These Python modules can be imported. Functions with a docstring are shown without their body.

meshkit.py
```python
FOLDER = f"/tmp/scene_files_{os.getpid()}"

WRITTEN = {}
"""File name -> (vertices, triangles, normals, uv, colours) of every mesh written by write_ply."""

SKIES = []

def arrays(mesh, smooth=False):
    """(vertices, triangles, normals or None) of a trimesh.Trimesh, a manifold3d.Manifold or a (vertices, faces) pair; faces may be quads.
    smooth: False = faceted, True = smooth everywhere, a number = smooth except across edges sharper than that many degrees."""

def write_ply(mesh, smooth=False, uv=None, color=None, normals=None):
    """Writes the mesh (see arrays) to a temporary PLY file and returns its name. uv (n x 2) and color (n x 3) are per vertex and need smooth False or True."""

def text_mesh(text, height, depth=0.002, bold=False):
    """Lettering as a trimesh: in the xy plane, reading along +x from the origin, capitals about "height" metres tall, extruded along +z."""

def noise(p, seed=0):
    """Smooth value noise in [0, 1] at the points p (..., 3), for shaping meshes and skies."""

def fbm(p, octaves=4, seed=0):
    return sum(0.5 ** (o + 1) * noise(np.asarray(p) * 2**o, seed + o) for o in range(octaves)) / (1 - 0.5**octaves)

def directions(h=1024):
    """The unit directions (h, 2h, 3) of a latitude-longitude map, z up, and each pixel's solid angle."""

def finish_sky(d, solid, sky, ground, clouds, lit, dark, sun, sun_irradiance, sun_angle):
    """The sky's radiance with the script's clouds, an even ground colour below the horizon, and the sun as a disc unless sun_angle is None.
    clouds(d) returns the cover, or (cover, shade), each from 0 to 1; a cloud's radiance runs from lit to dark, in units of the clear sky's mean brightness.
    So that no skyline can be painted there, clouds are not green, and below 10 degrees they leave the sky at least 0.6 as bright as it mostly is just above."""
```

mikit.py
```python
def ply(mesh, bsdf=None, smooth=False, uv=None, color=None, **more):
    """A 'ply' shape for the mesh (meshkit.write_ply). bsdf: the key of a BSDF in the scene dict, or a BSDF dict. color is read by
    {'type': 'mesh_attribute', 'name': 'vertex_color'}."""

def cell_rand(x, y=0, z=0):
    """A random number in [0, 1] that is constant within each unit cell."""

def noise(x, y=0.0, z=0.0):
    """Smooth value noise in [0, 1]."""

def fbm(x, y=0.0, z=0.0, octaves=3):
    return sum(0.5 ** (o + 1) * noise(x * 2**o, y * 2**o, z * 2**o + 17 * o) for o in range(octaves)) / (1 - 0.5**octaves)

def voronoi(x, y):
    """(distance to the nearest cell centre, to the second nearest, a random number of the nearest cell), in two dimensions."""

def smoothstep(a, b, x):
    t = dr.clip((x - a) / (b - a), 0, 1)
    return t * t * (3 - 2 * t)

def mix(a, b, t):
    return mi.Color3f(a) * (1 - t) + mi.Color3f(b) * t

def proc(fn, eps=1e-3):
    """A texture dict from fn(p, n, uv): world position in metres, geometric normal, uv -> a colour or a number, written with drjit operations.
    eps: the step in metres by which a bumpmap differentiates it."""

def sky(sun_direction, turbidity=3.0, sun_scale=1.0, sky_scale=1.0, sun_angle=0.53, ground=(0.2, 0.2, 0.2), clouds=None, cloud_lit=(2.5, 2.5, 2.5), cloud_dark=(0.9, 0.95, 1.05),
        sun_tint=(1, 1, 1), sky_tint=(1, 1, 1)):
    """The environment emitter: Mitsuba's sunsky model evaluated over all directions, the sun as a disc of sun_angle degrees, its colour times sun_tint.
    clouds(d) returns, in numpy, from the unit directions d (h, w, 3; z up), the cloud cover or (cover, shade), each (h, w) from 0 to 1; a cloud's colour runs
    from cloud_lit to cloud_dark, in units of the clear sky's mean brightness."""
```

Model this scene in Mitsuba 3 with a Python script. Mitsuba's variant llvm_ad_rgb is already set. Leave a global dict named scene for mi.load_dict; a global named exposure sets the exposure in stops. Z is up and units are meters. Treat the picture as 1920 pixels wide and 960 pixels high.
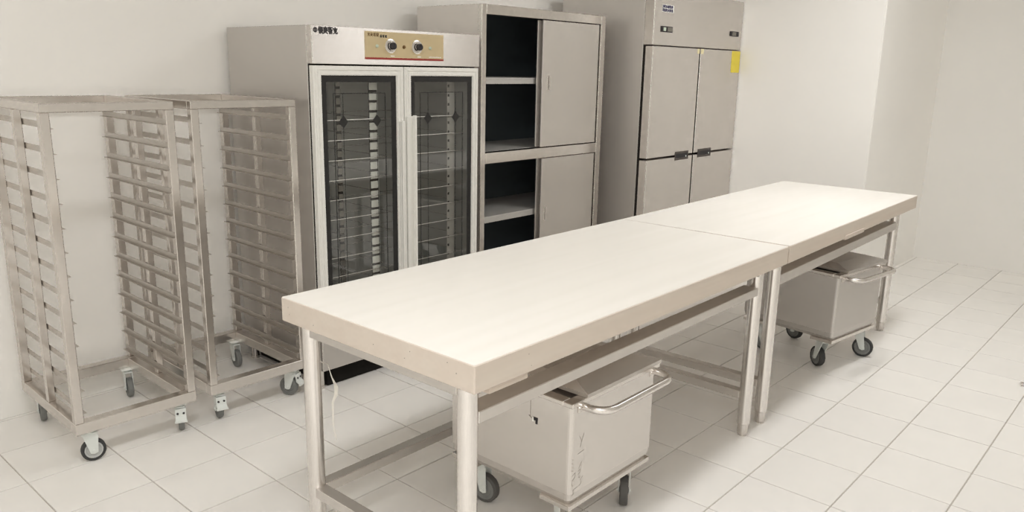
import math, random
import numpy as np, trimesh, mitsuba as mi, mikit, meshkit
from mikit import proc, noise, fbm, mix, smoothstep
import drjit as dr
from shapely.geometry import Polygon

T = mi.ScalarTransform4f
scene, labels = {}, {}
rng = random.Random(7)

# ------------------------------------------------------------------ camera, lamps, exposure
CAM = np.array([-1.3425, -2.5816, 1.4333])
FWD = np.array([0.7275, 0.6455, -0.2326])
UPV = np.array([0.1605, 0.1694, 0.9724])
FOCAL = 1478.4                                   # in pixels of the 1920 x 960 frame
scene['camera'] = {'type': 'perspective', 'fov_axis': 'x', 'fov': math.degrees(2 * math.atan(960 / FOCAL)),
                   'near_clip': 0.05, 'far_clip': 100.0,
                   'to_world': T().look_at(origin=CAM.tolist(), target=(CAM + FWD).tolist(), up=UPV.tolist())}
exposure = 1.15
CEIL = 2.75
LAMP = [12.6, 12.5, 12.3]                        # radiance of the diffuser panels
LAMPS = [(2.6, -1.5), (-0.95, -1.65), (-1.8, -3.4)]

# ------------------------------------------------------------------ materials
def two(b): return {'type': 'twosided', 'bsdf': b}
def mat(name, b): scene[name] = b; return name
def rgb(c): return {'type': 'rgb', 'value': list(c)}
def plain(name, c, rough=0.5, spec=0.5):
    return mat(name, two({'type': 'principled', 'base_color': rgb(c), 'roughness': rough, 'specular': spec}))
def metal(name, c, au, av=None):
    return mat(name, two({'type': 'roughconductor', 'material': 'none', 'specular_reflectance': rgb(c),
                          'distribution': 'ggx', 'alpha_u': au, 'alpha_v': av or au}))

def wall_fn(p, n, uv):
    s = fbm(p.x * 1.7 + p.y * 1.3, p.z * 1.7, p.y * 0.9, 3)
    return mix((0.805, 0.79, 0.765), (0.845, 0.835, 0.81), s)
mat('m_wall', two({'type': 'principled', 'base_color': proc(wall_fn), 'roughness': 0.65, 'specular': 0.3}))
plain('m_ceiling', (0.83, 0.82, 0.80), 0.8, 0.2)
def tile_fn(k):
    a = (0.75 + 0.006 * k, 0.735 + 0.006 * k, 0.71 + 0.005 * k)
    def fn(p, n, uv):
        s = fbm(p.x * 9, p.y * 9, k * 3.0, 3)
        return mix([c * 0.965 for c in a], a, s)
    return fn
for k in range(3):
    mat(f'm_tile_{k}', two({'type': 'principled', 'base_color': proc(tile_fn(k)), 'roughness': 0.38, 'specular': 0.4}))
plain('m_grout', (0.47, 0.445, 0.41), 0.9, 0.1)
STEEL = (0.80, 0.765, 0.73)
metal('m_sheet', STEEL, 0.12, 0.34)              # brushed sheet, grain along u
metal('m_sheet_dull', (0.70, 0.67, 0.64), 0.2, 0.38)
metal('m_tube', (0.73, 0.695, 0.66), 0.04)
metal('m_satin', (0.74, 0.705, 0.67), 0.2)
metal('m_shelf', (0.74, 0.72, 0.69), 0.5)
metal('m_header', (0.82, 0.785, 0.755), 0.075, 0.32)
metal('m_polished', (0.80, 0.77, 0.74), 0.035)
metal('m_rail', (0.62, 0.59, 0.555), 0.09)
metal('m_liner', (0.70, 0.705, 0.69), 0.35)
plain('m_alu', (0.72, 0.715, 0.68), 0.4, 0.5)
plain('m_black', (0.012, 0.012, 0.012), 0.35, 0.5)
plain('m_gasket', (0.02, 0.018, 0.016), 0.8, 0.2)
plain('m_interior_shade', (0.065, 0.080, 0.088), 0.4, 0.5)  # dark tone stands in for the shade inside the storage cabinet
plain('m_rubber', (0.035, 0.036, 0.036), 0.6, 0.4)
plain('m_rubber_worn', (0.085, 0.082, 0.078), 0.6, 0.4)
plain('m_rubber_grey', (0.17, 0.175, 0.17), 0.6, 0.4)
plain('m_hub', (0.42, 0.43, 0.42), 0.4, 0.5)
plain('m_zinc', (0.62, 0.65, 0.63), 0.35, 0.6)
plain('m_gold', (0.52, 0.42, 0.25), 0.45, 0.4)
plain('m_red', (0.28, 0.03, 0.025), 0.5, 0.4)
plain('m_white', (0.80, 0.80, 0.77), 0.4, 0.5)
plain('m_ink', (0.03, 0.028, 0.03), 0.6, 0.3)
plain('m_ink_brown', (0.13, 0.075, 0.025), 0.6, 0.3)
plain('m_ink_navy', (0.035, 0.03, 0.075), 0.6, 0.3)
plain('m_scratch', (0.20, 0.18, 0.16), 0.7, 0.3)
plain('m_yellow', (0.72, 0.60, 0.08), 0.6, 0.3)
plain('m_cream', (0.74, 0.68, 0.42), 0.6, 0.3)
plain('m_lcd', (0.45, 0.52, 0.43), 0.3, 0.5)
plain('m_keys', (0.16, 0.15, 0.13), 0.5, 0.4)
plain('m_dark_grip', (0.055, 0.045, 0.04), 0.4, 0.4)
plain('m_plastic', (0.62, 0.60, 0.55), 0.25, 0.5)
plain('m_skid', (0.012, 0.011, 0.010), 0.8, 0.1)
mat('m_glass', {'type': 'thindielectric', 'int_ior': 1.5, 'specular_transmittance': rgb((0.80, 0.81, 0.79))})
def wood_fn(p, n, uv):
    g = fbm(p.x * 1.3, p.y * 26, p.z * 26, 3)
    f = noise(p.x * 5, p.y * 120, p.z * 120)
    c = mix((0.57, 0.495, 0.43), (0.61, 0.55, 0.485), g)
    return c * (0.97 + 0.03 * f)
mat('m_wood', two({'type': 'principled', 'base_color': proc(wood_fn), 'roughness': 0.5, 'specular': 0.3}))
def top_fn(p, n, uv):
    g = fbm(p.x * 1.3, p.y * 26, 1.0, 3)
    return mix((0.685, 0.665, 0.625), (0.72, 0.70, 0.665), g)
mat('m_top', two({'type': 'principled', 'base_color': proc(top_fn), 'roughness': 0.45, 'specular': 0.35}))

# ------------------------------------------------------------------ mesh helpers
def cbox(x0, x1, y0, y1, z0, z1, c=0.0015):
    """A box with chamfered edges (44 triangles)."""
    x0, x1 = min(x0, x1), max(x0, x1); y0, y1 = min(y0, y1), max(y0, y1); z0, z1 = min(z0, z1), max(z0, z1)
    c = min(c, 0.45 * min(x1 - x0, y1 - y0, z1 - z0))
    if c <= 0: return bx(x0, x1, y0, y1, z0, z1)
    P = []
    for X, sx in ((x0, 1), (x1, -1)):
        for Y, sy in ((y0, 1), (y1, -1)):
            for Z, sz in ((z0, 1), (z1, -1)):
                P += [(X, Y + sy * c, Z + sz * c), (X + sx * c, Y, Z + sz * c), (X + sx * c, Y + sy * c, Z)]
    return trimesh.convex.convex_hull(np.array(P))
def bx(x0, x1, y0, y1, z0, z1):
    m = trimesh.creation.box((x1 - x0, y1 - y0, z1 - z0)); m.apply_translation(((x0 + x1) / 2, (y0 + y1) / 2, (z0 + z1) / 2)); return m
def cat(*ms):
    out = []
    for m in ms: out += m if isinstance(m, (list, tuple)) else [m]
    return trimesh.util.concatenate(out)
def cyl(a, b, r, n=24):
    return trimesh.creation.cylinder(radius=r, segment=[a, b], sections=n)
def lathe(profile, at=(0, 0, 0), axis='z', n=32):
    m = trimesh.creation.revolve(np.array(profile, float), sections=n)
    if axis == 'y': m.apply_transform(trimesh.transformations.rotation_matrix(-math.pi / 2, (1, 0, 0)))
    if axis == '-y': m.apply_transform(trimesh.transformations.rotation_matrix(math.pi / 2, (1, 0, 0)))
    m.apply_translation(at); return m
def extr(poly, depth, frame):
    """Extrude a 2-D polygon; frame(u, v, w) -> xyz."""
    m = trimesh.creation.extrude_polygon(Polygon(poly), depth, engine='earcut')
    v = m.vertices; m.vertices = np.array([frame(*q) for q in v]); m.fix_normals(); return m
def path_tube(pts, r, n=14):
    pts = np.array(pts, float); V, F = [], []
    tg = np.gradient(pts, axis=0); tg /= np.linalg.norm(tg, axis=1, keepdims=True)
    ref = np.array([0.0, 0.0, 1.0])
    for p, t in zip(pts, tg):
        a = np.cross(t, ref); a /= np.linalg.norm(a); b = np.cross(a, t)
        for k in range(n):
            q = 2 * math.pi * k / n; V.append(p + r * (math.cos(q) * a + math.sin(q) * b))
    m = len(pts)
    for i in range(m - 1):
        for k in range(n):
            F.append([i * n + k, i * n + (k + 1) % n, (i + 1) * n + (k + 1) % n, (i + 1) * n + k])
    F = np.array(F); F = np.vstack([F[:, [0, 1, 2]], F[:, [0, 2, 3]]]).tolist()
    for base, c in ((0, pts[0]), ((m - 1) * n, pts[-1])):
        V.append(c); ci = len(V) - 1
        for k in range(n): F.append([base + k, base + (k + 1) % n, ci])
    t = trimesh.Trimesh(np.array(V), np.array(F), process=False); t.fix_normals(); return t
def move(m, rotz=0.0, loc=(0, 0, 0)):
    m = m.copy()
    if rotz: m.apply_transform(trimesh.transformations.rotation_matrix(math.radians(rotz), (0, 0, 1)))
    m.apply_translation(loc); return m

def numbered(name):
    if name not in scene and name not in used: used.add(name); return name
    k = 1
    while f'{name}_{k:03d}' in scene or f'{name}_{k:03d}' in used: k += 1
    used.add(f'{name}_{k:03d}'); return f'{name}_{k:03d}'
used = set()
def thing(name, label, category, group=None):
    key = numbered(name); labels[key] = {'label': label, 'category': category}
    if group: labels[key]['group'] = group
    return key
def brushed(mesh, grain='h'):
    """Unwelded copy of the mesh with planar uv, u along the grain, for the brushed steels."""
    v, f = mesh.vertices[mesh.faces].reshape(-1, 3), np.arange(3 * len(mesh.faces)).reshape(-1, 3)
    n = np.repeat(np.abs(mesh.face_normals), 3, axis=0); k = n.argmax(1)
    uv = np.where((k == 2)[:, None], v[:, [0, 1]], np.where((k == 1)[:, None], v[:, [0, 2]], v[:, [1, 2]]))
    if grain == 'v': uv = np.stack([uv[:, 1], -uv[:, 0]], 1)
    return trimesh.Trimesh(v, f, process=False), uv
def obj(name, mesh, m, parent=None, smooth=False, grain=None, label=None, xf=None, kind=None):
    key = numbered((parent + '__' if parent else '') + name)
    if xf is not None: mesh = move(mesh, *xf)
    if grain:
        mesh, uv = brushed(mesh, grain); scene[key] = mikit.ply(mesh, m, False, uv=uv)
    else:
        scene[key] = mikit.ply(mesh, m, smooth)
    if label or kind:
        labels[key] = {}
        if label: labels[key]['label'] = label
        if kind: labels[key]['kind'] = kind
    return key
def struct(name, mesh, m, parent=None):
    return obj(name, mesh, m, parent, kind='structure')

# lettering made of strokes: each glyph a list of (x0, y0, x1, y1) in a unit cell
GLYPHS = [
    [(.2, .95, .05, .6), (.15, .75, .4, .75), (.22, .75, .22, .05), (.05, .45, .4, .45), (.22, .05, .42, .2), (.5, .9, .9, .9), (.9, .9, .9, .5), (.5, .7, .9, .7), (.5, .5, .9, .5), (.5, .95, .5, .05), (.5, .05, .68, .15), (.65, .5, .95, .02), (.92, .38, .72, .27)],
    [(.1, .85, .9, .85), (.5, .98, .5, .5), (.18, .68, .82, .68), (.02, .5, .98, .5), (.45, .5, .1, .25), (.3, .38, .75, .38), (.75, .38, .05, .02), (.3, .3, .95, .02)],
    [(.05, .9, .5, .9), (.28, .98, .28, .55), (.1, .75, .46, .75), (.05, .58, .5, .58), (.28, .5, .28, .02), (.05, .35, .5, .35), (.58, .9, .95, .9), (.6, .95, .58, .4), (.58, .4, .5, .05), (.6, .6, .98, .6), (.8, .6, .8, .02)],
    [(.5, .98, .5, .75), (.08, .78, .92, .78), (.25, .78, .25, .45), (.75, .78, .75, .45), (.25, .62, .75, .62), (.25, .45, .75, .45), (.4, .45, .35, .2), (.35, .2, .05, .02), (.62, .45, .62, .08), (.62, .08, .95, .08), (.95, .08, .95, .22)],
    [(.06, .92, .46, .92), (.06, .92, .06, .05), (.46, .92, .46, .05), (.06, .62, .46, .62), (.06, .35, .46, .35), (.06, .05, .46, .05), (.55, .85, .98, .85), (.75, .98, .75, .02), (.55, .55, .98, .55), (.55, .3, .98, .3), (.55, .05, .98, .05)],
    [(.3, .98, .1, .7), (.3, .85, .5, .85), (.7, .98, .55, .7), (.7, .85, .95, .85), (.08, .55, .45, .55), (.27, .68, .27, .02), (.27, .5, .05, .2), (.55, .62, .92, .62), (.55, .62, .55, .02), (.92, .62, .92, .02), (.55, .42, .92, .42), (.55, .22, .92, .22), (.55, .02, .92, .02)],
]
def stroke_bar(a, b, t, d):
    a, b = np.array(a), np.array(b); L = np.linalg.norm(b - a); u = (b - a) / max(L, 1e-9)
    m = bx(-t / 2, L + t / 2, -t / 2, t / 2, 0, d)
    M = np.eye(4); M[:2, 0] = u; M[:2, 1] = (-u[1], u[0]); M[:2, 3] = a; m.apply_transform(M); return m
def glyphs(ids, w, h, gap, t, d=0.0008):
    ms = []
    for i, g in enumerate(ids):
        for (a, b, c, e) in GLYPHS[g]:
            ms.append(stroke_bar((i * (w + gap) + a * w, b * h), (i * (w + gap) + c * w, e * h), t, d))
    return cat(ms)
def on_front(m, x, y, z):
    """From the xy plane onto a face that looks along -y (m's z becomes the outward depth)."""
    m = m.copy(); v = m.vertices; m.vertices = np.stack([x + v[:, 0], y - v[:, 2], z + v[:, 1]], 1); return m
def on_left(m, x, y, z):
    """Onto a face that looks along -x, reading towards -y."""
    m = m.copy(); v = m.vertices; m.vertices = np.stack([x - v[:, 2], y - v[:, 0], z + v[:, 1]], 1); return m

# ------------------------------------------------------------------ the room
X0, X1, Y0, Y1 = -2.7, 5.50, -5.1, 0.92
PX, PY = 4.095, -0.87                            # the boxed-out pillar in the far corner
struct('wall_rear', bx(X0 - .1, PX, Y1, Y1 + .1, 0, CEIL), 'm_wall')
struct('wall_right', bx(X1, X1 + .1, Y0 - .1, PY, 0, CEIL), 'm_wall')
struct('wall_left', bx(X0 - .1, X0, Y0, Y1, 0, CEIL), 'm_wall')
struct('wall_front', bx(X0 - .1, X1, Y0 - .1, Y0, 0, CEIL), 'm_wall')
struct('wall_pillar', cbox(PX, X1 + .1, PY, Y1 + .1, -.02, CEIL + .02, 0.006), 'm_wall')
struct('ceiling', bx(X0 - .1, X1 + .1, Y0 - .1, Y1 + .1, CEIL, CEIL + .1), 'm_ceiling')
struct('floor', bx(X0 - .1, X1 + .1, Y0 - .1, Y1 + .1, -.12, -.0045), 'm_grout')
RT = np.cross(FWD, UPV)
def px_of(p):
    c = np.asarray(p) - CAM; d = c @ FWD
    return None if d < 0.1 else (960 + FOCAL * (c @ RT) / d, 480 - FOCAL * (c @ UPV) / d, d)
tiles = []
for i in range(math.floor(X0 / .3), math.ceil(X1 / .3)):
    for j in range(math.floor(Y0 / .3), math.ceil(Y1 / .3)):
        x0, x1, y0, y1 = max(X0, i * .3 + .0022), min(X1, i * .3 + .2978), max(Y0, j * .3 + .0024), min(Y1, j * .3 + .2976)
        if x1 - x0 < .01 or y1 - y0 < .01: continue
        if x0 > PX: y1 = min(y1, PY)
        if y1 - y0 < .01: continue
        q = [px_of(p) for p in ((x0, y0, 0), (x1, y0, 0), (x0, y1, 0), (x1, y1, 0), ((x0 + x1) / 2, (y0 + y1) / 2, 0))]
        seen = any(k and -5 < k[0] < 1925 and -5 < k[1] < 965 for k in q)
        size = 0 if not seen else min((k[2] if k else 0.3) for k in q)
        tiles.append((not seen, size, x0, x1, y0, y1, (i, j)))
tiles.sort()
rest = []
for n, (hid, size, x0, x1, y0, y1, ij) in enumerate(tiles):
    m = cbox(x0, x1, y0, y1, -.012, rng.uniform(-.0002, .0002), 0.0012)
    if not hid and n < 300: obj('tile', m, f'm_tile_{(ij[0] * 7 + ij[1] * 13) % 3}', 'floor')
    else: rest.append(m)
obj('tile_field', cat(rest), 'm_tile_1', 'floor', kind='stuff')

for k, (x, y) in enumerate(LAMPS):
    t = thing('ceiling_light', ['white panel light on the ceiling over the far worktable', 'white panel light on the ceiling before the near worktable',
                                'white panel light on the ceiling farthest from the tables, by the front wall', 'white panel light on the ceiling over the tray racks'][k], 'ceiling light', 'panel lights on the ceiling')
    obj('frame', cat(cbox(x - .62, x + .62, y - .17, y - .15, CEIL - .05, CEIL), cbox(x - .62, x + .62, y + .15, y + .17, CEIL - .05, CEIL),
                     cbox(x - .62, x - .6, y - .15, y + .15, CEIL - .05, CEIL), cbox(x + .6, x + .62, y - .15, y + .15, CEIL - .05, CEIL)), 'm_white', t)
    d = trimesh.Trimesh([(x - .6, y - .15, CEIL - .04), (x - .6, y + .15, CEIL - .04), (x + .6, y + .15, CEIL - .04), (x + .6, y - .15, CEIL - .04)], [(0, 1, 2), (0, 2, 3)], process=False)
    key = obj('diffuser', d, 'm_white', t)
    scene[key]['emitter'] = {'type': 'area', 'radiance': rgb(LAMP)}

# ------------------------------------------------------------------ casters
def caster(parent, x, y, top, r, head, brake=False, w=0.022, tyre='m_rubber', trail=0.018, xf=None, hub_m=None):
    """Swivel caster: bracket with a wheel; head = direction (degrees) that its front points to."""
    def put(m):
        m = move(m, head, (x, y, 0)); return move(m, *xf) if xf else m
    cx = -trail
    plate = cbox(-.032, .032, -.026, .026, top - .004, top, .001)
    head_m = lathe([(0, top - .016), (.017, top - .016), (.02, top - .004), (0, top - .004)])
    fork = []
    for s in (-1, 1):
        yy = s * (w / 2 + .004)
        poly = [(-.022, top - .014), (.024, top - .014), (cx + .012, r - .009), (cx - .001, r - .013), (cx - .013, r - .008), (-.03, top - .024)]
        fork.append(extr(poly, .003, lambda u, v, q, yy=yy: (u, yy - .0015 + q, v)))
    fork.append(cbox(-.03, .026, -w / 2 - .0055, w / 2 + .0055, top - .018, top - .013, .001))
    axle = cyl((cx, -w / 2 - .010, r), (cx, w / 2 + .010, r), .0055, 12)
    k = obj('caster', put(cat(plate, head_m, fork, axle)), 'm_zinc', parent)
    prof = [(r - .010, -w / 2), (r - .003, -w / 2), (r, -w / 2 + .004), (r, w / 2 - .004), (r - .003, w / 2), (r - .010, w / 2), (r - .010, -w / 2)]
    obj('tyre', put(lathe(prof, (cx, 0, r), 'y', 36)), tyre, k, smooth=35)
    hub = [(0, -w / 2 + .001), (.009, -w / 2 - .002), (.012, -w / 2 + .003), (r * .55, -w / 2 + .004), (r * .62, -w / 2 + .001), (r - .0105, -w / 2 + .001), (r - .0105, w / 2 - .001),
           (r * .62, w / 2 - .001), (r * .55, w / 2 - .004), (.012, w / 2 - .003), (.009, w / 2 + .002), (0, w / 2 - .001)]
    obj('wheel', put(lathe(hub, (cx, 0, r), 'y', 32)), hub_m or ('m_hub' if tyre == 'm_rubber' else 'm_rubber_grey'), k, smooth=35)
    if brake:
        b = cat(extr([(.008, top - .02), (.030, top - .02), (.033, r + .034), (.047, r + .022), (.046, r + .017), (.029, r + .029), (.026, top - .03), (.008, top - .03)],
                     w + .018, lambda u, v, q: (u, q - (w + .018) / 2, v)),
                cbox(.043, .052, -w / 2 - .012, w / 2 + .012, r + .014, r + .022, .001))
        obj('brake_lever', put(b), 'm_zinc', k)
        obj('brake_bolt', put(cat(cyl((.029, -.011, r + .046), (.0345, -.011, r + .046), .004, 10), cyl((.029, .011, r + .046), (.0345, .011, r + .046), .004, 10))), 'm_ink', k)
    return k

# ------------------------------------------------------------------ tray racks
def tray_rack(label, x0, y0, W, D, yaw, heads):
    t = thing('tray_rack', label, 'tray rack', 'rolling tray racks along the rear wall')
    xf = (yaw, (x0, y0, 0)); p = .030; H = 1.290; zb0, zb1 = .126, .168
    for sx in (0, 1):
        xx = 0 if sx == 0 else W - p
        for k, yy in enumerate((0, D / 2 - p / 2, D - p)):
            pw = p if k != 1 else .026
            obj('post', cbox(xx + (p - pw) / 2, xx + (p + pw) / 2, yy, yy + pw, zb1, H - p, .002), 'm_tube', t, grain='v', xf=xf)
    # top frame: mitred square tube
    obj('top_frame', cat(cbox(0, W, 0, p, H - p, H, .002), cbox(0, W, D - p, D, H - p, H, .002), cbox(0, p, p, D - p, H - p, H, .002), cbox(W - p, W, p, D - p, H - p, H, .002)), 'm_tube', t, grain='h', xf=xf)
    e = .001; bw = .042
    obj('base_frame', cat(cbox(-e, W + e, -e, bw, zb0, zb1, .002), cbox(-e, W + e, D - bw, D + e, zb0, zb1, .002), cbox(-e, bw, bw, D - bw, zb0, zb1, .002), cbox(W - bw, W + e, bw, D - bw, zb0, zb1, .002)), 'm_tube', t, grain='h', xf=xf)
    L, g = .013, .0016; h = .021
    for k in range(13):
        z = 1.206 - .0838 * k
        for sx in (0, 1):
            if sx == 0: poly = [(p, z), (p + L, z), (p + L, z + g), (p + g, z + g), (p + g, z + h), (p, z + h)]
            else: poly = [(W - p, z), (W - p, z + h), (W - p - g, z + h), (W - p - g, z + g), (W - p - L, z + g), (W - p - L, z)]
            obj('tray_rail', extr(poly, D - .008, lambda u, v, q: (u, q + .004, v)), 'm_rail', t, xf=xf)
    for (cx, cy), (hd, br) in zip(((.05, .04), (W - .05, .04), (W - .05, D - .04), (.05, D - .04)), heads):
        caster(t, cx, cy, zb0, .042, hd, br, xf=xf, tyre='m_rubber' if hd == 170 else 'm_rubber_grey', trail=.012 if hd == 170 else .018)
    return t
tray_rack('stainless steel tray rack on castors, the one at the left edge of the picture', -.438, .272, .442, .585, -.8,
          [(170, False), (-114, True), (80, False), (78, False)])
tray_rack('stainless steel tray rack on castors standing against the glass-door proofer', .066, .264, .442, .585, -.8,
          [(-104, True), (-62, True), (84, False), (78, False)])

# ------------------------------------------------------------------ proofing cabinet
def proofer():
    t = thing('proofing_cabinet', 'stainless steel proofing cabinet with two glass doors and a gold dial panel', 'proofing cabinet')
    xa, xb, yf, yb, z0, zh, zt = .571, 1.543, .22, .885, .095, 1.432, 1.585
    by = yf + .038                                # front of the carcass, behind the doors
    w = .03
    obj('body', cat(cbox(xa, xa + w, by, yb, z0, zt), cbox(xb - w, xb, by, yb, z0, zt), cbox(xa + w, xb - w, yb - .03, yb, z0, zt),
                    cbox(xa + w, xb - w, by, yb - .03, z0, z0 + .04), cbox(xa + w, xb - w, by, yb - .03, zh, zt)), 'm_sheet_dull', t, grain='v')
    obj('header', cbox(xa, xb, yf, by - .0005, zh, zt, .002), 'm_header', t, grain='h')
    obj('inner_lining', cat(cbox(xa + w, xa + w + .004, by + .004, yb - .034, z0 + .04, zh - .002, 0), cbox(xb - w - .004, xb - w, by + .004, yb - .034, z0 + .04, zh - .002, 0),
                            cbox(xa + w, xb - w, yb - .034, yb - .03, z0 + .04, zh - .002, 0), cbox(xa + w, xb - w, by + .01, yb - .034, z0 + .04, z0 + .046, 0),
                            cbox(xa + w, xb - w, by + .01, yb - .034, zh - .006, zh, 0)), 'm_liner', t)
    obj('door_gasket', cat(cbox(xa + .004, xb - .004, by - .006, by, zh - .010, zh, 0), cbox(xa + .004, xa + .03, by - .006, by, z0, zh - .01, 0), cbox(xb - .03, xb - .004, by - .006, by, z0, zh - .01, 0)), 'm_gasket', t)
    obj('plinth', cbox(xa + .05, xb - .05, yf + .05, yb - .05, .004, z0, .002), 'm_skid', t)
    for (lx, ly) in ((xa + .02, yf + .06), (xb - .02, yf + .06), (xa + .02, yb - .05), (xb - .02, yb - .05)):
        obj('foot', cat(cyl((lx, ly, .012), (lx, ly, z0), .018), cyl((lx, ly, 0), (lx, ly, .014), .021)), 'm_tube', t, smooth=40)
    # doors
    zd0, zd1 = .240, zh - .006
    obj('kick_panel', cbox(xa, xb, yf + .006, by - .0005, z0, .234, .002), 'm_sheet_dull', t, grain='h')
    for side, (a, b) in enumerate(((xa + .003, 1.0555), (1.0605, xb - .003))):
        s = .040; df, dbk = yf, yf + .030
        def ring(o, i, y0_, y1_, zt_, zi_):
            return cat(cbox(a + o, a + i, y0_, y1_, zd0 + o, zd1 - o, .001), cbox(b - i, b - o, y0_, y1_, zd0 + o, zd1 - o, .001),
                       cbox(a + i, b - i, y0_, y1_, zd1 - i, zd1 - o, .001), cbox(a + i, b - i, y0_, y1_, zd0 + o, zd0 + i, .001))
        frame = cat(ring(0, s, df + .004, dbk, 0, 0), ring(.010, .018, df, df + .005, 0, 0), ring(.024, .037, df + .001, df + .005, 0, 0))
        d = obj('door', frame, 'm_alu', t, label='white aluminium framed glass door')
        g0, g1, gz0, gz1 = a + s, b - s, zd0 + s, zd1 - s
        gy = df + .013
        obj('glass_pane', trimesh.Trimesh([(g0, gy, gz0), (g1, gy, gz0), (g1, gy, gz1), (g0, gy, gz1)], [(0, 1, 2), (0, 2, 3)], process=False), 'm_glass', d)
        bw = .027; y0_, y1_ = gy - .0016, gy - .0006
        obj('glass_border', cat(bx(g0, g0 + bw, y0_, y1_, gz0, gz1), bx(g1 - bw, g1, y0_, y1_, gz0, gz1), bx(g0 + bw, g1 - bw, y0_, y1_, gz1 - bw, gz1), bx(g0 + bw, g1 - bw, y0_, y1_, gz0, gz0 + bw)), 'm_black', d, label='black printed border')
        cx = (g0 + g1) / 2; hw = .139; l0, l1 = cx - hw, cx + hw; lt, lb = gz1 - .075, gz0 + .075; q = .0016; zz = 1.192
        lines = [bx(l0, l1, y0_, y1_, lt - q, lt + q), bx(l0, l1, y0_, y1_, lb - q, lb + q), bx(l0 - q, l0 + q, y0_, y1_, lb, lt), bx(l1 - q, l1 + q, y0_, y1_, lb, lt)]
        q = .0009
        for dx in (-.0905, .0905): lines.append(bx(cx + dx - q, cx + dx + q, y0_, y1_, lb, lt))
        lines.append(bx(l0, l1, y0_, y1_, zz - q, zz + q))
        obj('glass_lines', cat(lines), 'm_black', d)
        for dx in (-.0905, .0905):
            obj('diamond', extr([(cx + dx - .024, zz), (cx + dx, zz - .028), (cx + dx + .024, zz), (cx + dx, zz + .028)], .001, lambda u, v, w_: (u, y0_ - .0004 + w_, v)), 'm_black', d)
        # grip profile along the meeting edge
        zt_ = 1.186 if side == 0 else 1.206
        if side == 0: grip = cat(cbox(b - .034, b - .002, df - .012, df + .004, .42, zt_, .003), cbox(b - .034, b - .026, df - .026, df - .010, .42, zt_, .003))
        else: grip = cat(cbox(a + .004, a + .046, df - .010, df + .004, .42, zt_, .003), cbox(a + .034, a + .046, df - .030, df - .008, .42, zt_ + .004, .003))
        obj('grip', grip, 'm_alu', d, label='white aluminium pull')
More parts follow.
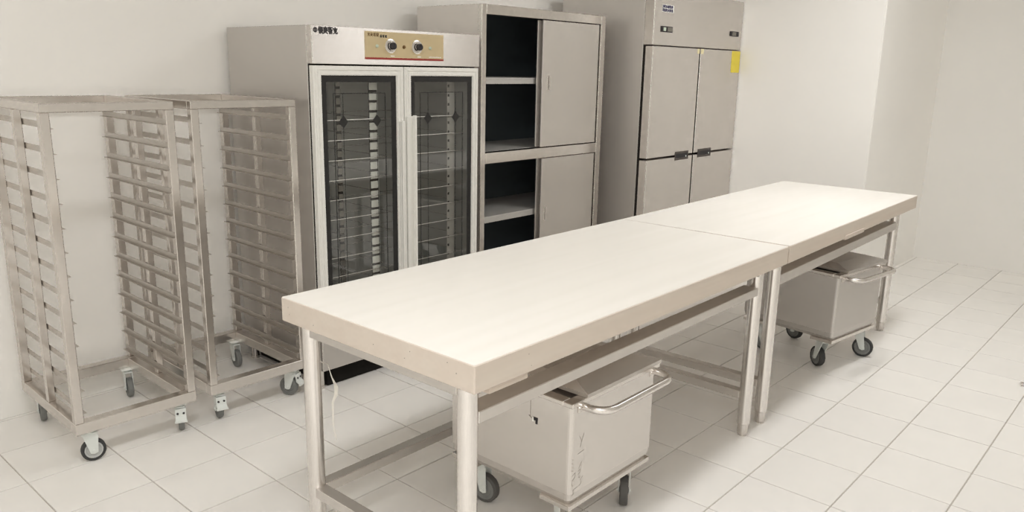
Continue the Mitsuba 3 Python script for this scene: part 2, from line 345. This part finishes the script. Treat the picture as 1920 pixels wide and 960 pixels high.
    # slotted uprights and wire shelves inside
    def upright(x, y, wd):
        ms = [bx(x - wd / 2, x + wd / 2, y + .006, y + .010, .16, 1.41)]
        return ms, [cbox(x - wd / 2, x + wd / 2, y, y + .006, .165 + .0445 * k, .165 + .0445 * k + .033, .001) for k in range(28)]
    for (x, y, wd) in ((.640, .30, .03), (.942, .30, .045), (1.135, .30, .03), (1.425, .30, .05), (.62, .72, .03), (.985, .78, .03), (1.10, .78, .03), (1.49, .72, .03)):
        back, face = upright(x, y, wd)
        if x > 1.4 and y < .5:                     # this one is a plain strip with a row of small holes
            k = obj('upright', cbox(x - wd / 2, x + wd / 2, y, y + .006, .16, 1.41, .001), 'm_shelf', t)
            obj('hole_row', cat([bx(x - wd / 2 + .003, x - wd / 2 + .013, y - .0008, y, .175 + .0445 * i, .187 + .0445 * i) for i in range(28)]), 'm_gasket', k)
            continue
        k = obj('upright', cat(back), 'm_gasket', t)
        obj('slotted_strip', cat(face), 'm_white' if x < 1.0 else 'm_rail', k)
    for (u0, u1) in ((.606, 1.045), (1.07, 1.508)):
        for k in range(12):
            z = 1.195 - .0873 * k; r = .0028
            ms = [cyl((u0, .29, z), (u1, .29, z), r, 8), cyl((u0, .80, z), (u1, .80, z), r, 8)]
            for i in range(1):
                xx = u1 - .004; ms.append(cyl((xx, .29, z - .004), (xx, .80, z - .004), .0018, 6))
            obj('wire_shelf', cat(ms), 'm_satin', t, smooth=40)
    # control panel
    pa, pb, pz0, pz1 = .837, 1.298, 1.456, 1.573
    c = obj('control_panel', cbox(pa, pb, yf - .0015, yf, pz0, pz1, .0004), 'm_gold', t, label='gold control panel')
    obj('red_stripe', bx(pa, pb, yf - .0022, yf - .0014, pz0, pz0 + .0075), 'm_red', c)
    obj('title_lettering', on_front(glyphs([3, 1, 5, 0], .013, .015, .003, .0016), .852, yf - .0015, 1.552), 'm_ink_brown', c, label='brown printed characters')
    obj('subtitle_lettering', on_front(glyphs([4, 2, 5], .010, .011, .004, .0015), .920, yf - .0015, 1.549), 'm_ink', c, label='dark printed characters')
    obj('scale_print', cat([bx(1.205 + .0115 * k, 1.205 + .0115 * k + .008, yf - .0022, yf - .0014, 1.4695, 1.4735) for k in range(7)], [bx(.978, 1.0, yf - .0022, yf - .0014, 1.4695, 1.4735), bx(1.135, 1.157, yf - .0022, yf - .0014, 1.4695, 1.4735)]), 'm_white', c)
    for x in (.978, 1.132):
        k = obj('dial', lathe([(0, 0), (.032, 0), (.031, .003), (.022, .006), (0, .006)], (x, yf - .0015, 1.514), '-y', 40), 'm_polished', c, smooth=35, label='round silver dial plate')
        obj('control_knob', cat(lathe([(0, .005), (.018, .005), (.018, .013), (.0145, .0135), (.0145, .026), (.012, .028), (0, .028)], (x, yf - .0015, 1.514), '-y', 32), cbox(x - .0012, x + .0012, yf - .031, yf - .029, 1.514, 1.527, .0003)), 'm_ink', c, smooth=30, label='black knob')
        obj('knob_ring', lathe([(.0150, .0128), (.0186, .0128), (.0186, .0155), (.0150, .0155), (.0150, .0128)], (x, yf - .0015, 1.514), '-y', 32), 'm_polished', c, smooth=35)
    for x, m in ((.902, 'm_lcd'), (1.055, 'm_ink_brown'), (1.212, 'm_lcd')):
        obj('indicator_lamp', cat(lathe([(0, 0), (.0075, 0), (.0075, .003), (.005, .004), (.0045, .008), (0, .009)], (x, yf - .0015, 1.512), '-y', 20)), m, c, smooth=40)
    # maker's mark
    ring = lathe([(.0065, 0), (.010, 0), (.010, .0008), (.0065, .0008), (.0065, 0)], (.590, yf - .0002, 1.566), '-y', 24)
    obj('emblem', cat(ring, bx(.587, .593, yf - .001, yf, 1.560, 1.572), on_front(glyphs([0, 1, 2, 3], .0215, .026, .0025, .0042), .605, yf - .0002, 1.553)), 'm_ink', t, label='black emblem and four printed characters')
    return t
proofer()

# ------------------------------------------------------------------ storage cabinet
def storage_cabinet():
    t = thing('storage_cabinet', 'stainless steel storage cabinet with sliding doors half open on dark shelves', 'cabinet')
    xa, xb, yf, yb, zt = 1.680, 2.768, .34, .835, 1.747
    zb = .10; tb, ls, rs = .050, .036, .046
    obj('body', cat(cbox(xa, xa + .012, yf, yb, zb, zt), cbox(xb - .012, xb, yf, yb, zb, zt), cbox(xa + .012, xb - .012, yf, yb, zt - .012, zt), cbox(xa + .012, xb - .012, yb - .012, yb, zb, zt - .012)), 'm_sheet', t, grain='v')
    obj('front_frame', cat(cbox(xa, xa + ls, yf - .002, yf + .03, zb, zt, .002), cbox(xb - rs, xb, yf - .002, yf + .03, zb, zt, .002), cbox(xa + ls, xb - rs, yf - .001, yf + .03, zt - tb, zt, .002),
                           cbox(xa + ls, xb - rs, yf - .001, yf + .05, .925, .984, .002), cbox(xa + ls, xb - rs, yf - .001, yf + .03, zb, zb + .05, .002)), 'm_tube', t, grain='h')
    i0, i1 = xa + .012, xb - .012
    obj('inner_lining', cat(bx(i0, i0 + .002, yf + .03, yb - .014, zb + .012, zt - .014), bx(i1 - .002, i1, yf + .03, yb - .014, zb + .012, zt - .014), bx(i0, i1, yb - .014, yb - .012, zb + .012, zt - .014), bx(i0, i1, yf + .03, yb - .014, zt - .014, zt - .012)), 'm_interior_shade', t, label='inner panels coloured dark for the shade inside')  # shade of the unlit interior is put into the panel colour
    for (z, th, mm) in ((1.378, .034, 'm_shelf'), (.621, .036, 'm_shelf'), (.984, .012, 'm_shelf'), (zb + .05, .012, 'm_shelf')):
        ms = [cbox(i0 + .003, i1 - .003, yf + .055, yb - .016, z - .012, z, .001)]
        if th > .02: ms.append(cbox(i0 + .003, i1 - .003, yf + .055, yf + .075, z - th, z - .012, .001))
        obj('shelf', cat(ms), mm, t, grain='h')
    # sliding doors: the right one in front, the left one pushed behind it
    for (z0, z1) in ((.988, 1.694), (.152, .921)):
        a0 = 2.184 if z0 > .9 else 2.202
        for k, (a, b, y) in enumerate(((a0, 2.715, yf + .006), (a0 - .012, 2.700, yf + .034))):
            d = obj('door', cat(cbox(a, b, y, y + .009, z0, z1, .0015), cbox(a + .02, b - .02, y + .009, y + .014, z0, z1, .001)), 'm_sheet', t, grain='v')
            if k == 0:
                zc = 1.352 if z0 > .9 else .593; a -= .018 if z0 > .9 else .036
                obj('recessed_pull', cat(cbox(a + .066, a + .086, y - .0015, y + .001, zc - .042, zc + .042, .0006)), 'm_tube', d)
                obj('pull_slot', bx(a + .072, a + .078, y - .0022, y - .0012, zc - .037, zc + .037), 'm_scratch', d)
    for x in (xa + .03, xb - .03):
        for y in (yf + .03, yb - .03):
            obj('foot', cat(cyl((x, y, .012), (x, y, zb), .02), cyl((x, y, 0), (x, y, .014), .016)), 'm_tube', t, smooth=40)
    return t
storage_cabinet()

# ------------------------------------------------------------------ upright fridge
def fridge():
    t = thing('upright_fridge', 'tall stainless steel fridge with four doors and a yellow sticker', 'fridge')
    xa, xb, yf, yb, z0, zt = 2.922, 4.090, .09, .80, .12, 1.912
    th = .055; by = yf + th + .017; zh = 1.584
    obj('body', cbox(xa, xb, by, yb, z0, zt, .002), 'm_sheet_dull', t, grain='v')
    obj('header', cbox(xa, xb, yf + .004, by - .0005, zh, zt, .003), 'm_sheet', t, grain='h')
    obj('gasket', cbox(xa + .006, xb - .006, yf + th, by, z0 + .01, zh - .001, 0), 'm_gasket', t)
    xm = 3.506; g = .008
    for (a, b) in ((xa, xm - g), (xm + g, xb)):
        for (p, q) in ((.890, 1.578), (.135, .877)):
            d = obj('door', cbox(a, b, yf, yf + th, p, q, .0025), 'm_sheet', t, grain='h')
    for (a, b) in ((3.268, 3.438), (3.570, 3.752)):
        k = obj('grip_recess', cat(cbox(a, b, yf - .003, yf + .004, .898, .912, .001), cbox(a, b, yf - .003, yf + .004, .856, .870, .001), cbox(a, a + .006, yf - .003, yf + .004, .856, .912, .001), cbox(b - .006, b, yf - .003, yf + .004, .856, .912, .001)), 'm_dark_grip', t, label='dark recessed grip')
        obj('grip_well', bx(a + .005, b - .005, yf - .001, yf + .003, .869, .899), 'm_ink', k)
        obj('lock', cyl((b - .03, yf - .004, .877), (b - .03, yf, .877), .006, 14), 'm_zinc', k)
    obj('brand_plate', bx(3.008, 3.142, yf + .0025, yf + .004, 1.782, 1.826), 'm_white', t, label='white label with dark printed characters')
    obj('brand_lettering', cat(on_front(glyphs([0, 3, 5, 2, 1], .0195, .0165, .003, .0032), 3.020, yf + .0025, 1.806), on_front(glyphs([4, 1, 3, 0, 5], .0195, .0165, .003, .0032), 3.020, yf + .0025, 1.785), bx(3.010, 3.017, yf + .0017, yf + .0026, 1.785, 1.823)), 'm_ink_navy', t)
    for (a, b, z0_, z1_) in ((3.006, 3.138, 1.664, 1.698), (3.912, 4.036, 1.675, 1.708)):
        k = obj('thermostat', cbox(a, b, yf - .002, yf + .004, z0_, z1_, .002), 'm_ink', t, label='small digital thermostat')
        w = b - a
        if a < 3.5:
            obj('display', bx(a + .15 * w, a + .38 * w, yf - .003, yf - .0015, z0_ + .006, z1_ - .006), 'm_lcd', k)
            obj('key_field', bx(a + .52 * w, a + .95 * w, yf - .003, yf - .0015, z0_ + .004, z1_ - .004), 'm_keys', k)
        else:
            obj('key_field', bx(a + .2 * w, a + .65 * w, yf - .003, yf - .0015, z0_ + .004, z1_ - .004), 'm_keys', k)
    obj('yellow_sticker', cbox(3.958, 4.084, yf - .0012, yf, 1.428, 1.576, .0003), 'm_yellow', t, label='yellow energy sticker')
    for (a, b) in ((3.468, xm - g), (xm + g, 3.550)):
        obj('tape', cbox(a, b, yf - .001, yf, 1.545, 1.577, .0002), 'm_cream', t, label='bit of cream tape')
    for x in (xa + .08, xb - .08):
        for y in (yf + .12, yb - .08):
            obj('foot', cat(cyl((x, y, .015), (x, y, z0), .022), cyl((x, y, 0), (x, y, .017), .028)), 'm_tube', t, smooth=40)
    return t
fridge()

# ------------------------------------------------------------------ worktables
def worktable(label, xa, xb, ya, yb, lx, end_batten, extra, rz=(.595, .627), xf=None):
    """lx: x of the left and right legs; ya front edge, yb rear edge."""
    t = thing('worktable', label, 'worktable', 'pair of long worktables standing end to end')
    zs0, zs1 = .708, .780
    def o(*a, **k): return obj(*a, xf=xf, **k)
    o('slab', cbox(xa, xb, ya, yb, zs0, zs1 - .0006, .003), 'm_wood', t, label='pale wooden edge')
    o('top_sheet', cbox(xa + .002, xb - .002, ya + .002, yb - .002, zs1 - .003, zs1, .001), 'm_top', t, label='cream white top surface')
    ly0, ly1 = ya + .072, yb - .064; r = .0255
    for x in lx:
        for y in (ly0, ly1):
            k = o('leg', cyl((x, y, .055), (x, y, zs0), r, 36), 'm_polished', t, smooth=40)
            o('levelling_foot', lathe([(0, 0), (.017, 0), (.0215, .012), (.0215, .046), (.024, .050), (.024, .058), (0, .058)], (x, y, 0), 'z', 28), 'm_tube', k, smooth=35)
    def rail(x0, x1, y0, y1, z0, z1, g='h'): return o('rail', cbox(x0, x1, y0, y1, z0, z1, .002), 'm_satin', t, grain=g)
    rail(lx[0] + .02, lx[1] - .02, ly0 - .019, ly0 + .042, rz[0], rz[1])
    rail(lx[0] + .02, lx[1] - .02, ly1 - .019, ly1 + .019, .668, .7075)
    for x in lx: rail(x - .019, x + .019, ly0 + .02, ly1 - .02, .668, .7075)
    for x in lx: rail(x - .02, x + .02, ly0 + .02, ly1 - .02, .158, .190)
    rail(lx[0] + .02, lx[1] - .02, ly1 - .02, ly1 + .02, .158, .190)
    for (p, q) in end_batten:
        o('batten', cbox(p, q, ya + .018, yb - .018, .684, zs0, .001), 'm_wood', t)
    for x in lx:
        for y in (ly0, ly1):
            sx = 1 if x == lx[0] else -1
            o('corner_bracket', cat(cbox(x + sx * .02, x + sx * .075, y - .022, y + .022, .702, zs0, .0008), cbox(x + sx * .024, x + sx * .03, y - .02, y + .02, .672, .702, .0008)), 'm_rail', t)
    for (p, h, axis) in extra:
        if axis == 'x': o('nail', cyl((p, ya - .0006, h), (p, ya + .002, h), .0012, 8), 'm_scratch', t)
        else: o('nail', cyl((xa - .0006, p, h), (xa + .002, p, h), .0012, 8), 'm_scratch', t)
    return t
YA, YB = -1.418, -.645
worktable('long cream-topped wooden worktable on steel legs, the nearer of the two', 0, 1.7535, 0, YB - YA, (.052, 1.648), [(.07, .210)],
          [(.19, .757, 'x'), (.20, .725, 'x'), (.058, .745, 'y'), (.088, .764, 'y'), (.238, .735, 'y'), (.218, .757, 'y'), (.358, .74, 'y'), (.738, .755, 'y'), (.733, .735, 'y'), (.618, .73, 'y')],
          xf=(0.5, (-.150, YA, 0)))
worktable('long cream-topped wooden worktable on steel legs, the farther of the two', 0, 1.834, 0, YB - YA, (.050, 1.705), [],
          [(.10, -.023 + .78, 'x'), (1.0, .75, 'x')], (.597, .640), (1.2, (1.614, YA + .0155, 0)))
obj('edge_patch', cbox(.655, .915, -.003, .02, .7035, .7235, .0012), 'm_wood', 'worktable_001', xf=(1.2, (1.614, YA + .0155, 0)))

def torn_film():
    pts = [(-.074, -.690, .590), (-.070, -.745, .586), (-.066, -.758, .585), (-.058, -.764, .545), (-.048, -.770, .515), (-.052, -.774, .490), (-.066, -.776, .470), (-.068, -.778, .40), (-.062, -.782, .35)]
    pts = [(x - .018, y, z) for x, y, z in pts]
    V = []
    for i, (x, y, z) in enumerate(pts):
        w = [.004, .004, .005, .007, .010, .006, .003, .002, .001][i]; a = .6 + .25 * i
        V += [(x - w * math.cos(a), y - w * math.sin(a), z), (x + w * math.cos(a), y + w * math.sin(a), z)]
    F = []
    for i in range(len(pts) - 1): F += [(2 * i, 2 * i + 1, 2 * i + 3), (2 * i, 2 * i + 3, 2 * i + 2)]
    V = np.array(V); off = np.array([0, .0006, 0]); n = len(V)
    F2 = [(a + n, c + n, b + n) for a, b, c in F]
    edge = [2 * i for i in range(len(pts))] + [2 * i + 1 for i in reversed(range(len(pts)))]
    for a, b in zip(edge, edge[1:] + edge[:1]): F2 += [(a, b, b + n), (a, b + n, a + n)]
    m = trimesh.Trimesh(np.vstack([V, V + off]), F + F2, process=False)
    obj('protective_film', m, 'm_plastic', 'worktable', label='torn strip of pale protective film hanging down')
torn_film()

# ------------------------------------------------------------------ ingredient trolleys
def trolley(label, x, y, yaw, heads, marks, sheet='m_sheet'):
    t = thing('ingredient_trolley', label, 'trolley', 'steel tub trolleys under the worktables')
    xf = (yaw, (x, y, 0)); W, D, z0, z1 = .446, .50, .172, .492
    c = .014
    def rounded(o, r=.014, n=4):
        P = []
        for (cx, cy, a0) in ((W - r + o, r - o, -90), (W - r + o, D - r + o, 0), (r - o, D - r + o, 90), (r - o, r - o, 180)):
            for k in range(n + 1):
                a = math.radians(a0 + 90 * k / n); P.append((cx + r * math.cos(a), cy + r * math.sin(a)))
        return P
    def loft(layers, cap=True):
        n = len(layers[0][0]); V = [(p[0], p[1], z) for L, z in layers for p in L]; F = []
        for i in range(len(layers) - 1):
            for k in range(n): F += [(i * n + k, i * n + (k + 1) % n, (i + 1) * n + (k + 1) % n), (i * n + k, (i + 1) * n + (k + 1) % n, (i + 1) * n + k)]
        if cap:
            V += [(W / 2, D / 2, layers[0][1]), (W / 2, D / 2, layers[-1][1])]; b = len(V) - 2; m = (len(layers) - 1) * n
            for k in range(n): F += [(b, (k + 1) % n, k), (b + 1, m + k, m + (k + 1) % n)]
        q = trimesh.Trimesh(np.array(V, float), np.array(F), process=False); q.fix_normals(); return q
    obj('tub', loft([(rounded(-.013), z0), (rounded(-.004), z0 + .016), (rounded(0), z0 + .04), (rounded(0), z1)]), sheet, t, grain='v', xf=xf)
    rim = []
    for (a, b, p, q) in ((-.010, W + .010, -.010, .026), (-.010, W + .010, D - .026, D + .010), (-.010, .026, .026, D - .026), (W - .026, W + .010, .026, D - .026)):
        rim.append(cbox(a, b, p, q, z1 - .001, z1 + .014, .002))
    obj('rim', cat(rim), 'm_tube', t, grain='h', xf=xf)
    def rect(l, r, f, b): return [(W - r, f), (W - r, b), (l, b), (l, f)]
    lid = loft([(rect(.055, -.012, -.013, .40), z1 + .0145), (rect(.055, -.012, -.013, .40), z1 + .026), (rect(.085, .075, .060, .39), z1 + .050)])
    obj('lid', lid, sheet, t, grain='h', xf=xf, label='raised steel lid')
    for (p, q) in ((.002, .115), (D - .115, D - .002)):
        obj('base_plate', cbox(.004, W - .004, p, q, .156, z0, .001), 'm_tube', t, grain='h', xf=xf)
    hx0, hx1, hz, out = .050, W - .012, z1 - .011, .078
    P = [(hx0, .0, hz), (hx0, -.012, hz)]
    r = .055
    for k in range(9):
        a = math.radians(180 + 90 * k / 8); P.append((hx0 + r + r * math.cos(a), -out + r + r * math.sin(a), hz))
    for k in range(9):
        a = math.radians(270 + 90 * k / 8); P.append((hx1 - r + r * math.cos(a), -out + r + r * math.sin(a), hz))
    P += [(hx1, -.012, hz), (hx1, 0, hz)]
    h = obj('handle', path_tube(P, .0115, 16), 'm_polished', t, smooth=50, xf=xf, label='polished tube handle')
    for hx in (hx0, hx1):
        obj('handle_plate', cat(cbox(hx - .024, hx + (.024 if hx == hx0 else .010), -.004, 0, hz - .014, hz + .014, .001), cyl((hx - .017, -.007, hz), (hx - .017, 0, hz), .004, 10)), 'm_tube', h, xf=xf)
    for (cx, cy), (hd, off) in zip(((.065, .075), (W - .055, .06), (W - .07, D - .075), (.07, D - .075)), heads):
        caster(t, cx, cy, .156, .050, hd, False, w=.028, trail=off, xf=xf, hub_m='m_rubber_grey', tyre='m_rubber_worn' if marks else 'm_rubber')
    if marks:
        S = []
        def st(pts, th=.0010):
            for a, b in zip(pts, pts[1:]): S.append(on_front(stroke_bar(a, b, th, .0004), 0, -.0002, 0))
        st([(.040, .390), (.052, .370), (.062, .392)]); st([(.052, .370), (.046, .352)]); st([(.036, .333), (.064, .337)])
        for z in (.325, .312, .300, .288): st([(.008, z), (.017, z - .003)])
        st([(.012, .270), (.026, .277), (.026, .262), (.012, .256), (.024, .250)]); st([(.012, .247), (.014, .238), (.026, .238)])
        st([(.040, .302), (.058, .286)]); st([(.056, .302), (.042, .284)]); st([(.040, .276), (.052, .280), (.050, .268), (.040, .266)])
        st([(.048, .259), (.053, .255), (.048, .251), (.044, .255), (.048, .259)]); st([(.066, .252), (.052, .244), (.060, .234), (.048, .226)])
        st([(.040, .226), (.018, .222), (.024, .210), (.012, .206)])
        obj('scratch_marks', cat(S), 'm_scratch', t, xf=xf, label='dark scrawled marks')
        S2 = []
        def sl(pts, th=.0016):
            for a, b in zip(pts, pts[1:]): S2.append(on_left(stroke_bar(a, b, th, .0004), -.0002, D, 0))
        sl([(D - .155, .492), (D - .155, .418)], .0009); sl([(D - .19, .470), (D - .187, .455)]); sl([(D - .178, .474), (D - .176, .458)]); sl([(D - .200, .466), (D - .198, .452)])
        sl([(D - .160, .417), (D - .152, .413)], .003)
        obj('side_scratches', cat(S2), 'm_scratch', t, xf=xf)
        obj('side_hole', on_left(cat(bx(D - .142, D - .126, .408, .418, 0, .001), bx(D - .134, D - .127, .398, .410, 0, .001)), -.0002, D, 0), 'm_ink', t, xf=xf, label='small dark hole')
        obj('hole_rim', on_left(bx(D - .147, D - .141, .402, .416, 0, .001), -.0002, D, 0), 'm_white', t, xf=xf)
    return t
trolley('stainless steel tub trolley with marker scrawl, under the near worktable', .341, -1.330, 0, [(60, .02), (33, .008), (80, .02), (100, .02)], True)
trolley('plain stainless steel tub trolley under the far worktable', 2.400, -1.341, -8.1, [(240, .035), (107, .03), (80, .02), (95, .02)], False, 'm_sheet_dull')  # darker sheet steel stands in for the deeper shade under this table

# ------------------------------------------------------------------ the bit of steel at the right edge
def rod():
    a, b = np.array([2.925, -2.062, .010]), np.array([3.20, -2.62, .010])
    k = obj('steel_rod', cat(cyl(a, b, .010, 18)), 'm_polished', smooth=40)
    labels[k] = {'label': 'end of a polished steel rod lying on the floor at the right edge', 'category': 'steel rod'}
rod()
